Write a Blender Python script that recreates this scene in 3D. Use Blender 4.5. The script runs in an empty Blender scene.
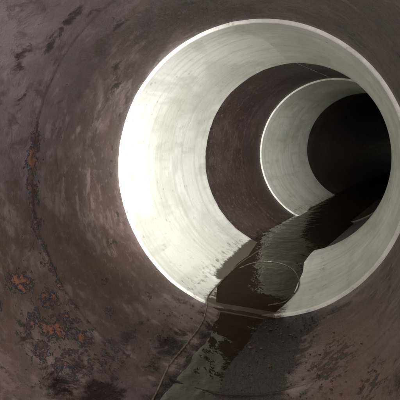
import bpy, math, numpy as np
from mathutils import Vector
sc=bpy.context.scene
def build_axis():
    ss=np.arange(-6,26,0.01)
    t=np.clip((ss-3.8)/0.8,0,1); t=t*t*(3-2*t)
    t2=np.clip((ss-8.5)/4,0,1)
    h=math.radians(11)*t+math.radians(8)*t2
    x=np.cumsum(np.sin(h))*0.01; y=np.cumsum(np.cos(h))*0.01
    i0=np.searchsorted(ss,0)
    return ss,x-x[i0],y-y[i0],h
SS,AX,AY,AH=build_axis()
def xyz(s,u,z):
    x=np.interp(s,SS,AX);y=np.interp(s,SS,AY);h=np.interp(s,SS,AH)
    return np.stack([x+u*np.cos(h),y-u*np.sin(h),z+0*u],-1)
def pt(s,th,r): return xyz(s,r*np.sin(th),-r*np.cos(th))
G_={}
def vnoise(x,y,seed):
    if seed not in G_: G_[seed]=np.random.default_rng(seed).random((256,256))
    g=G_[seed]
    xi=np.floor(x).astype(int);yi=np.floor(y).astype(int);fx=x-xi;fy=y-yi
    fx=fx*fx*(3-2*fx);fy=fy*fy*(3-2*fy)
    a=g[xi%256,yi%256];b=g[(xi+1)%256,yi%256];c=g[xi%256,(yi+1)%256];d=g[(xi+1)%256,(yi+1)%256]
    return (a*(1-fx)+b*fx)*(1-fy)+(c*(1-fx)+d*fx)*fy
def fbm(x,y,seed,o=4,g=.5):
    v=0;a=1;tot=0
    for i in range(o):
        v=v+a*vnoise(x*2**i,y*2**i,seed+i);tot+=a;a*=g
    return v/tot
def ss_(x,a,b):
    t=np.clip((x-a)/(b-a),0,1);return t*t*(3-2*t)
def mixc(f,a,b):
    f=np.asarray(f)[...,None];return a*(1-f)+np.array(b)*f
def grid(name,P,mat,marks=None,base=None,smooth=True):
    n,m,_=P.shape
    idx=np.arange(n*m,dtype=np.int32).reshape(n,m)
    F=np.stack([idx[:-1,:-1],idx[:-1,1:],idx[1:,1:],idx[1:,:-1]],-1).reshape(-1,4)
    me=bpy.data.meshes.new(name);nf=len(F)
    me.vertices.add(n*m);me.vertices.foreach_set('co',P.reshape(-1).astype(np.float32))
    me.loops.add(nf*4);me.loops.foreach_set('vertex_index',F.reshape(-1))
    me.polygons.add(nf);me.polygons.foreach_set('loop_start',np.arange(0,nf*4,4,dtype=np.int32))
    me.update(calc_edges=True);me.validate()
    me.polygons.foreach_set('use_smooth',[smooth]*nf)
    for nm,v in(('marks',marks),('base',base)):
        if v is None: continue
        ca=me.color_attributes.new(nm,'FLOAT_COLOR','POINT')
        c=np.ones((n*m,4),np.float32);c[:,:3]=v.reshape(-1,3)
        ca.data.foreach_set('color',c.reshape(-1))
    ob=bpy.data.objects.new(name,me);sc.collection.objects.link(ob);me.materials.append(mat);return ob
class M:
    def __init__(s,name):
        s.m=bpy.data.materials.new(name);s.m.use_nodes=True;s.t=s.m.node_tree;s.b=s.t.nodes['Principled BSDF']
        s.co=s.n('ShaderNodeTexCoord').outputs['Object']
        a=s.n('ShaderNodeAttribute');a.attribute_name='marks'
        sp=s.n('ShaderNodeSeparateColor');s.l(a.outputs['Color'],sp.inputs[0]);s.R,s.G,s.B=sp.outputs[:3]
        a=s.n('ShaderNodeAttribute');a.attribute_name='base';s.base=a.outputs['Color']
    def n(s,k): return s.t.nodes.new(k)
    def l(s,a,b): s.t.links.new(a,b)
    def set(s,sock,v):
        if isinstance(v,bpy.types.NodeSocket): s.l(v,sock)
        else: sock.default_value=v
    def noise(s,v,scale,det=5,rough=.6,dist=0):
        n=s.n('ShaderNodeTexNoise');n.inputs['Scale'].default_value=scale;n.inputs['Detail'].default_value=det
        n.inputs['Roughness'].default_value=rough;n.inputs['Distortion'].default_value=dist;s.l(v,n.inputs['Vector']);return n.outputs[0]
    def math(s,op,a,b=0.0):
        n=s.n('ShaderNodeMath');n.operation=op;s.set(n.inputs[0],a);s.set(n.inputs[1],b);return n.outputs[0]
    def ramp(s,v,a,b,lo=0.0,hi=1.0):
        n=s.n('ShaderNodeMapRange');n.interpolation_type='SMOOTHSTEP';s.l(v,n.inputs[0])
        for i,k in enumerate((a,b,lo,hi)): n.inputs[i+1].default_value=k
        return n.outputs[0]
    def mix(s,f,a,b):
        n=s.n('ShaderNodeMix');n.data_type='RGBA';s.set(n.inputs[0],f)
        for k,v in((6,a),(7,b)):
            if isinstance(v,tuple): n.inputs[k].default_value=(*v,1)
            else: s.l(v,n.inputs[k])
        return n.outputs[2]
    def mixf(s,f,a,b):
        n=s.n('ShaderNodeMix');s.set(n.inputs[0],f);s.set(n.inputs[2],a);s.set(n.inputs[3],b);return n.outputs[0]
    def bump(s,h,st,d):
        n=s.n('ShaderNodeBump');n.inputs['Strength'].default_value=st;n.inputs['Distance'].default_value=d;s.l(h,n.inputs['Height'])
        return n.outputs[0]
def steel():
    s=M('coated_steel')
    mid=s.noise(s.co,9,6,.72,.5); rn=s.noise(s.co,24,5,.75)
    col=s.mix(s.math('MULTIPLY',s.ramp(mid,.48,.66),.65),s.base,(.052,.030,.026))
    col=s.mix(s.math('MULTIPLY',s.ramp(rn,.54,.70),.36),col,(.21,.16,.16))
    stm=s.ramp(s.math('ADD',s.B,s.math('MULTIPLY',s.math('SUBTRACT',mid,.5),1.6)),.40,.62)
    col=s.mix(s.math('MULTIPLY',stm,.88),col,(.017,.012,.012))
    rv=s.math('ADD',s.R,s.math('MULTIPLY',s.math('SUBTRACT',rn,.5),2.2))
    edge=s.ramp(rv,.33,.46); core=s.ramp(rv,.54,.70)
    rc=s.mix(s.ramp(mid,.40,.58),(.18,.074,.036),(.055,.028,.020))
    col=s.mix(s.math('MULTIPLY',edge,.9),col,(.018,.015,.019)); col=s.mix(s.math('MULTIPLY',core,.85),col,rc)
    wet=s.ramp(s.math('ADD',s.G,s.math('MULTIPLY',s.math('SUBTRACT',mid,.5),1.5)),.30,.66)
    col=s.mix(wet,col,s.mix(.90,col,(.009,.006,.005)))
    s.l(col,s.b.inputs['Base Color'])
    ro=s.mixf(wet,s.ramp(rn,.3,.7,.36,.62),s.ramp(rn,.35,.65,.08,.32)); ro=s.mixf(core,ro,.9)
    s.l(ro,s.b.inputs['Roughness']); s.l(s.mixf(wet,.5,.13),s.b.inputs['Specular IOR Level'])
    h=s.math('ADD',s.math('ADD',rn,mid),s.math('MULTIPLY',edge,.8))
    s.l(s.bump(h,.55,.011),s.b.inputs['Normal']); return s.m
def liner():
    s=M('white_liner_coating')
    n=s.noise(s.co,16,6,.7,.3)
    g=s.math('ADD',s.B,s.math('MULTIPLY',s.math('SUBTRACT',n,.5),1.4))
    col=s.mix(s.math('MULTIPLY',s.ramp(g,.36,.65),.75),s.base,(.15,.125,.095))
    wet=s.ramp(s.math('ADD',s.G,s.math('MULTIPLY',s.math('SUBTRACT',n,.5),.8)),.36,.62)
    col=s.mix(wet,col,(.075,.063,.048))
    s.l(col,s.b.inputs['Base Color'])
    s.l(s.mixf(wet,s.ramp(n,.3,.7,.36,.5),.22),s.b.inputs['Roughness'])
    s.l(s.bump(n,.35,.006),s.b.inputs['Normal']);return s.m
def water():
    m=bpy.data.materials.new('water');m.use_nodes=True;t=m.node_tree;t.nodes.clear()
    N=t.nodes.new;L=t.links.new
    o=N('ShaderNodeOutputMaterial');mx=N('ShaderNodeMixShader');m2=N('ShaderNodeMixShader');df=N('ShaderNodeBsdfDiffuse');tr=N('ShaderNodeBsdfTransparent');gl=N('ShaderNodeBsdfGlossy');fr=N('ShaderNodeFresnel')
    df.inputs[0].default_value=(.060,.046,.034,1);m2.inputs[0].default_value=.3
    tr.inputs[0].default_value=(.38,.32,.23,1);gl.inputs['Roughness'].default_value=.07;gl.inputs['Color'].default_value=(1,.98,.92,1);fr.inputs[0].default_value=1.45
    tc=N('ShaderNodeTexCoord');ns=N('ShaderNodeTexNoise');ns.inputs['Scale'].default_value=8;ns.inputs['Detail'].default_value=4
    bp=N('ShaderNodeBump');bp.inputs['Strength'].default_value=.55;bp.inputs['Distance'].default_value=.014
    L(tc.outputs['Object'],ns.inputs['Vector']);L(ns.outputs[0],bp.inputs['Height']);L(bp.outputs[0],gl.inputs['Normal']);L(bp.outputs[0],fr.inputs['Normal'])
    L(tr.outputs[0],m2.inputs[1]);L(df.outputs[0],m2.inputs[2])
    L(fr.outputs[0],mx.inputs[0]);L(m2.outputs[0],mx.inputs[1]);L(gl.outputs[0],mx.inputs[2]);L(mx.outputs[0],o.inputs[0]);return m
ST,LI,WA=steel(),liner(),water()
D=math.radians
def blob(S,Td,s,t,rs,rt,a=1): return a*np.exp(-((S-s)/rs)**2-((Td-t)/rt)**2)
def pipe_marks(S,T):
    Td=np.degrees(T)
    seam=1.73+.03*(fbm(Td/14,0*Td,7)-.5)
    R=np.zeros_like(S)
    n=fbm(Td/7+3,S*6,21)
    for (a,b,w,am) in((-112,-76,.030,.68),(-76,-44,.035,.5),(-150,-118,.012,.3),(-44,-20,.04,.35),(150,180,.015,.3),(60,130,.015,.4)):
        k=1/(1+np.exp(-(Td-a)/3))/(1+np.exp((Td-b)/3))
        R=np.maximum(R,am*k*np.exp(-np.abs((S-seam)/w)**2)*(.45+1.0*n))
    for q in((1.74,-98,.06,7,.78),(1.76,-104,.05,4,.7),(1.75,-88,.05,5,.6),(1.70,-66,.05,3,.45),(1.50,-62,.10,5,.62),(1.60,-54,.09,4,.66),(1.55,-45,.14,5,.70),(1.45,-50,.10,4,.6),(1.62,-38,.09,4,.6),(1.38,-42,.1,4,.5),(1.9,-40,.08,3,.45),(2.05,-50,.05,2,.42),(2.3,-36,.05,2,.42),(1.30,-60,.06,3,.5),
              (1.85,40,.26,8,.42),(1.5,52,.12,5,.4),(1.75,-78,.04,4,.5),(1.45,-35,.2,8,.42),(1.65,-28,.2,6,.42)):
        R=np.maximum(R,blob(S,Td,*q))
    G=np.exp(-((Td-9-2*(S-2))/21)**4)*(S<2.75)
    for q in((1.5,30,.25,10,.7),(2.4,24,.25,11,.9),(1.35,66,.12,10,.8),(2.0,-16,.35,8,.6),(2.45,38,.1,14,.6),(1.45,-22,.2,9,.7),(1.3,-30,.1,8,.6),(2.5,-20,.1,10,.5)): G=np.maximum(G,blob(S,Td,*q))
    G=np.maximum(G,np.exp(-((Td)/26)**4)*(S>4))
    B=.0*S
    for q in((2.3,-127,.1,6,.6),(2.2,-132,.08,9,.55),(1.62,-140,.05,14,.6),(1.5,-128,.06,8,.5),(1.9,-150,.3,6,.48),(2.0,-170,.3,10,.5),(2.35,-60,.15,8,.45),(1.9,-30,.3,8,.52),(2.3,60,.2,12,.5),(2.3,140,.3,15,.5),(2.45,110,.1,20,.55),(1.25,-45,.12,8,.5),(1.6,-118,.05,9,.4),(2.52,-90,.05,60,.4),(1.35,-48,.3,12,.40),(1.65,-68,.2,8,.38),(2.1,60,.25,10,.45),(1.4,-32,.2,10,.5),(1.85,165,.3,14,.45),(1.9,178,.3,10,.42),(2.0,-110,.2,10,.36)):
        B=np.maximum(B,blob(S,Td,*q))
    n1=fbm(S*2.2,Td/22,201,6,.6);n2=fbm(S*7,Td/16+S*3,221,6,.65);n3=fbm(S*16+Td/30,Td/9,241,5,.7);n4=fbm(S*3-Td/25,Td/40+S,261,6,.65)
    c=mixc(ss_(n1,.38,.62),np.array([.066,.043,.040]),[.145,.102,.100])
    c=mixc(.6*ss_(n2,.48,.66),c,[.042,.025,.023]); c=mixc(.5*ss_(n3,.55,.72),c,[.23,.18,.185]); c=mixc(.7*ss_(n4,.52,.66),c,[.042,.029,.031])
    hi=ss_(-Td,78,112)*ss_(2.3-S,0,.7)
    c=mixc(.38*hi,c,[.22,.18,.20])  # upper-left purple-grey tone, with its lit look painted into the colour
    lo=np.exp(-((Td+58)/28)**2); c=mixc(.5*lo,c,[.075,.043,.031])
    c=mixc(.4*ss_(Td,60,110)+.3*ss_(-Td,150,175),c,[.050,.033,.031])  # right wall and crown: shade painted in as a darker colour
    rd=np.maximum(blob(S,Td,1.85,43,.4,15),blob(S,Td,1.45,50,.25,12)); c=mixc(.85*np.clip(rd*1.3,0,1)*ss_(n2,.25,.5),c,[.14,.058,.042])
    c=mixc(.6*np.exp(-((S-seam)/.014)**2)*ss_(n2,.3,.55),c,[.04,.022,.024])
    c=mixc(.65*(S>4),c,[.032,.022,.020])  # steel beyond the first band: gloom deeper in the pipe painted into its colour
    return np.stack([R,G,B],-1),seam,c
def sheet(svals,nt):
    return np.meshgrid(svals,np.linspace(-math.pi,math.pi,nt),indexing='ij')
S,T=sheet(np.concatenate([np.linspace(-6,.4,50),np.linspace(.42,2.9,420),np.linspace(2.95,4.1,20),np.linspace(4.12,6.2,90),np.linspace(6.3,25,150)]),901)
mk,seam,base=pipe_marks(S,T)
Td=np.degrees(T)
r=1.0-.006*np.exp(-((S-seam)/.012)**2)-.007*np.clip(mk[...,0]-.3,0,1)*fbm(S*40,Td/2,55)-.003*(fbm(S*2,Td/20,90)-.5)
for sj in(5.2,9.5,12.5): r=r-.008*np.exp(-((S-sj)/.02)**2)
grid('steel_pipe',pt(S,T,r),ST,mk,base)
def band(a,b,wetter=0):
    th=np.linspace(-math.pi,math.pi,721);td=np.degrees(th)
    e0=a+.012*(fbm(td/6,0*td,11)-.5)+.02*(fbm(td/40,0*td,15)-.5); e1=b+.03*(fbm(td/9,0*td,13)-.5)
    prof=[(0,1.004),(0,.984),(.002,.979),(.007,.977)]
    rr=[];sv=[]
    for d,q in prof: sv.append(e0+d);rr.append(np.full_like(th,q))
    for k in np.linspace(0,1,140)[1:-1]: sv.append(e0+.007+(e1-e0-.014)*k);rr.append(np.full_like(th,.977))
    for d,q in reversed(prof): sv.append(e1-d);rr.append(np.full_like(th,q))
    S=np.array(sv);Rr=np.array(rr);T=np.repeat(th[None],len(sv),0)
    td2=np.degrees(T);Rr=Rr-.002*(fbm(S*4,td2/12,31)-.5)
    B=.33*np.exp(-((S-e0)/.008)**2)*ss_(fbm(td2/5,0*S,71),.5,.65)+.5*np.exp(-((S-e1)/.06)**2)*np.exp(-(td2/70)**4)
    B=np.maximum(B,.42*np.exp(-((td2+26)/9)**2)); B=np.maximum(B,.35*np.exp(-((td2-28)/7)**2))
    G=.7*np.exp(-((td2+1)/20)**6)*np.ones_like(S)
    G=np.maximum(G,.9*np.exp(-((td2+16)/9)**4)*ss_(S,a+.2,a+.6))
    if wetter: G=np.maximum(G,.9*np.exp(-((td2-28)/32)**4))
    n1=fbm(S*1.8,td2/25,301,5,.6);n2=fbm(S*30,td2/40,321,5,.65);n3=fbm(S*2.5,td2/5,341,5,.65);n4=fbm(S*22,td2/2.2,361,3,.5)
    c=mixc(ss_(n1,.35,.65),np.array([.54,.55,.48]),[.69,.69,.63])
    c=mixc(.34*ss_(n2,.48,.7),c,[.38,.39,.33]);c=mixc(.36*ss_(n3,.52,.75),c,[.38,.39,.33]);c=mixc(.4*ss_(n4,.80,.86),c,[.2,.16,.12])
    return grid('pipe_liner_band',pt(S,T,Rr),LI,np.stack([0*S,G,B],-1),c)
band(2.62,4.26);band(5.8,8.0,1)
sk=[-6,2.3,2.5,2.6,2.625,2.66,2.9,3.5,3.8,4.1,4.6,8,25];zk=[-.9935,-.993,-.991,-.987,-.966,-.952,-.932,-.928,-.937,-.930,-.912,-.902,-.89]
sv=np.concatenate([np.linspace(-6,1,40),np.linspace(1.02,4.6,420),np.linspace(4.7,25,160)])
S,U=np.meshgrid(sv,np.linspace(-1,1,81),indexing='ij')
lev=np.interp(S,sk,zk)
half=np.sqrt(np.clip(1-(lev+.006)**2,0,1))+.02
x=U*half
fr_=1-ss_(S,2.4,2.7)
Z=lev+.004*(fbm(S*3,x*6,41,2)-.5)+fr_*(.009*(fbm(S*5,x*9+40,45,3)-.5))
grid('water',xyz(S,x,Z),WA)
CM=M('cable_sheath');CM.l(CM.mix(CM.ramp(CM.noise(CM.co,30,4),.4,.6),(.11,.095,.07),(.035,.03,.024)),CM.b.inputs['Base Color']);CM.b.inputs['Roughness'].default_value=.35
def cable(name,pts,rad,n=160):
    pts=np.array(pts,float)
    k=np.linspace(0,len(pts)-1,n)
    def cr(v):
        i=np.clip(np.floor(k).astype(int),0,len(v)-2);f=k-i
        g=np.gradient(v);return (2*f**3-3*f**2+1)*v[i]+(f**3-2*f**2+f)*g[i]+(3*f**2-2*f**3)*v[i+1]+(f**3-f**2)*g[i+1]
    s=cr(pts[:,0]);t=np.radians(cr(pts[:,1]))
    kk=ss_(s,2.5,2.63);q=(1.0-rad*.6)*(1-kk)+(.975-rad*.6)*kk
    C=pt(s,t,q);lv=np.interp(s,sk,zk);C[:,2]=np.maximum(C[:,2],lv+rad*.1)
    tg=np.gradient(C,axis=0);tg/=np.linalg.norm(tg,axis=1)[:,None]
    up=np.array([0,0,1.]);a=np.cross(tg,up);a/=np.linalg.norm(a,axis=1)[:,None];b=np.cross(a,tg)
    an=np.linspace(0,2*math.pi,11)
    P=C[:,None]+rad*(np.cos(an)[None,:,None]*a[:,None]+np.sin(an)[None,:,None]*b[:,None])
    return grid(name,P,CM.m)
cable('cable',[(4.25,-9),(3.9,-14),(3.5,-17),(3.0,-18),(2.68,-17.5),(2.55,-15),(2.35,-12.5),(2.1,-12),(1.83,-12),(1.56,-9.5),(1.2,-8),(.6,-7),(-1,-4)],.0055,400)
cable('cable',[(3.4,-15),(3.62,-9),(3.70,0),(3.62,9),(3.4,16),(3.1,19),(2.85,16),(2.74,9)],.005,200)
rg=np.random.default_rng(9)
ico=np.array([(0,0,1),(.89,0,.45),(.28,.85,.45),(-.72,.53,.45),(-.72,-.53,.45),(.28,-.85,.45),(.72,.53,-.45),(-.28,.85,-.45),(-.89,0,-.45),(-.28,-.85,-.45),(.72,-.53,-.45),(0,0,-1)])
icf=[(0,1,2),(0,2,3),(0,3,4),(0,4,5),(0,5,1),(1,6,2),(2,7,3),(3,8,4),(4,9,5),(5,10,1),(6,7,2),(7,8,3),(8,9,4),(9,10,5),(10,6,1),(11,7,6),(11,8,7),(11,9,8),(11,10,9),(11,6,10)]
V=[];F=[]
cl=[(1.5,-35,.18,7),(1.8,-24,.25,5),(2.3,-24,.2,5),(1.9,30,.3,8),(1.5,40,.25,10),(2.4,30,.12,9),(2.1,16,.3,6),(1.55,-48,.12,6),(2.5,14,.06,10)]
for i in range(560):
    c=cl[rg.integers(len(cl))];s=c[0]+c[2]*rg.normal()*.8;t=c[1]+c[3]*rg.normal()*.8
    if s>2.58 or s<.6: continue
    z=min(.0021*math.exp(rg.normal()*.55),.008)
    o=pt(np.array(s),np.array(D(t)),np.array(.9985-z*.2))
    k=len(V);sh=np.array([1.6,1.6,.7])*z*(.7+.6*rg.random(3))
    for p in ico: V.append(tuple(o+p*sh*(.7+.6*rg.random())))
    F+= [tuple(k+j for j in f) for f in icf]
me=bpy.data.meshes.new('rust_debris');me.from_pydata(V,[],F);ob=bpy.data.objects.new('rust_debris',me);sc.collection.objects.link(ob)
DM=M('rust_flakes');DM.l(DM.mix(DM.ramp(DM.noise(DM.co,18,3),.4,.6),(.07,.035,.022),(.02,.014,.012)),DM.b.inputs['Base Color']);DM.b.inputs['Roughness'].default_value=.7;me.materials.append(DM.m)
gm=M('ground_soil');gm.l(gm.mix(gm.noise(gm.co,2,8,.7),(.10,.075,.05),(.2,.16,.11)),gm.b.inputs['Base Color']);gm.b.inputs['Roughness'].default_value=.9
G2,G1=np.meshgrid(np.linspace(-300,300,61),np.linspace(-300,300,61),indexing='ij')
grid('ground',np.stack([G1,G2,-1.06+0*G1],-1),gm.m)
cam=bpy.data.cameras.new('camera');co=bpy.data.objects.new('camera',cam);sc.collection.objects.link(co);sc.camera=co
co.location=(.69,0,.30);co.rotation_euler=(D(90-9.7),0,D(21.4));cam.lens=36;cam.clip_start=.02;cam.clip_end=1000
def spot(name,loc,tgt,e,size,blend,col,soft=.03):
    L=bpy.data.lights.new(name,'SPOT');L.energy=e;L.spot_size=D(size);L.spot_blend=blend;L.shadow_soft_size=soft;L.color=col
    o=bpy.data.objects.new(name,L);sc.collection.objects.link(o);o.location=loc
    o.rotation_euler=(Vector(tgt)-Vector(loc)).to_track_quat('-Z','Y').to_euler();return o
tl=(.60,-.02,.36)
spot('torch_beam',tl,(-.52,3.4,-.06),1850,43,1.0,(1,.99,.965),.02)
spot('torch_spill',tl,(-.8,2.0,0.0),215,124,1.0,(1,.935,.94),.03)
w=bpy.data.worlds.new('World');sc.world=w;w.use_nodes=True
sky=w.node_tree.nodes.new('ShaderNodeTexSky');sky.sky_type='NISHITA';sky.sun_disc=False;sky.sun_elevation=D(50);sky.sun_rotation=D(0)
w.node_tree.links.new(sky.outputs[0],w.node_tree.nodes['Background'].inputs[0]);w.node_tree.nodes['Background'].inputs[1].default_value=.05
sc.view_settings.view_transform='Standard';sc.view_settings.look='None'
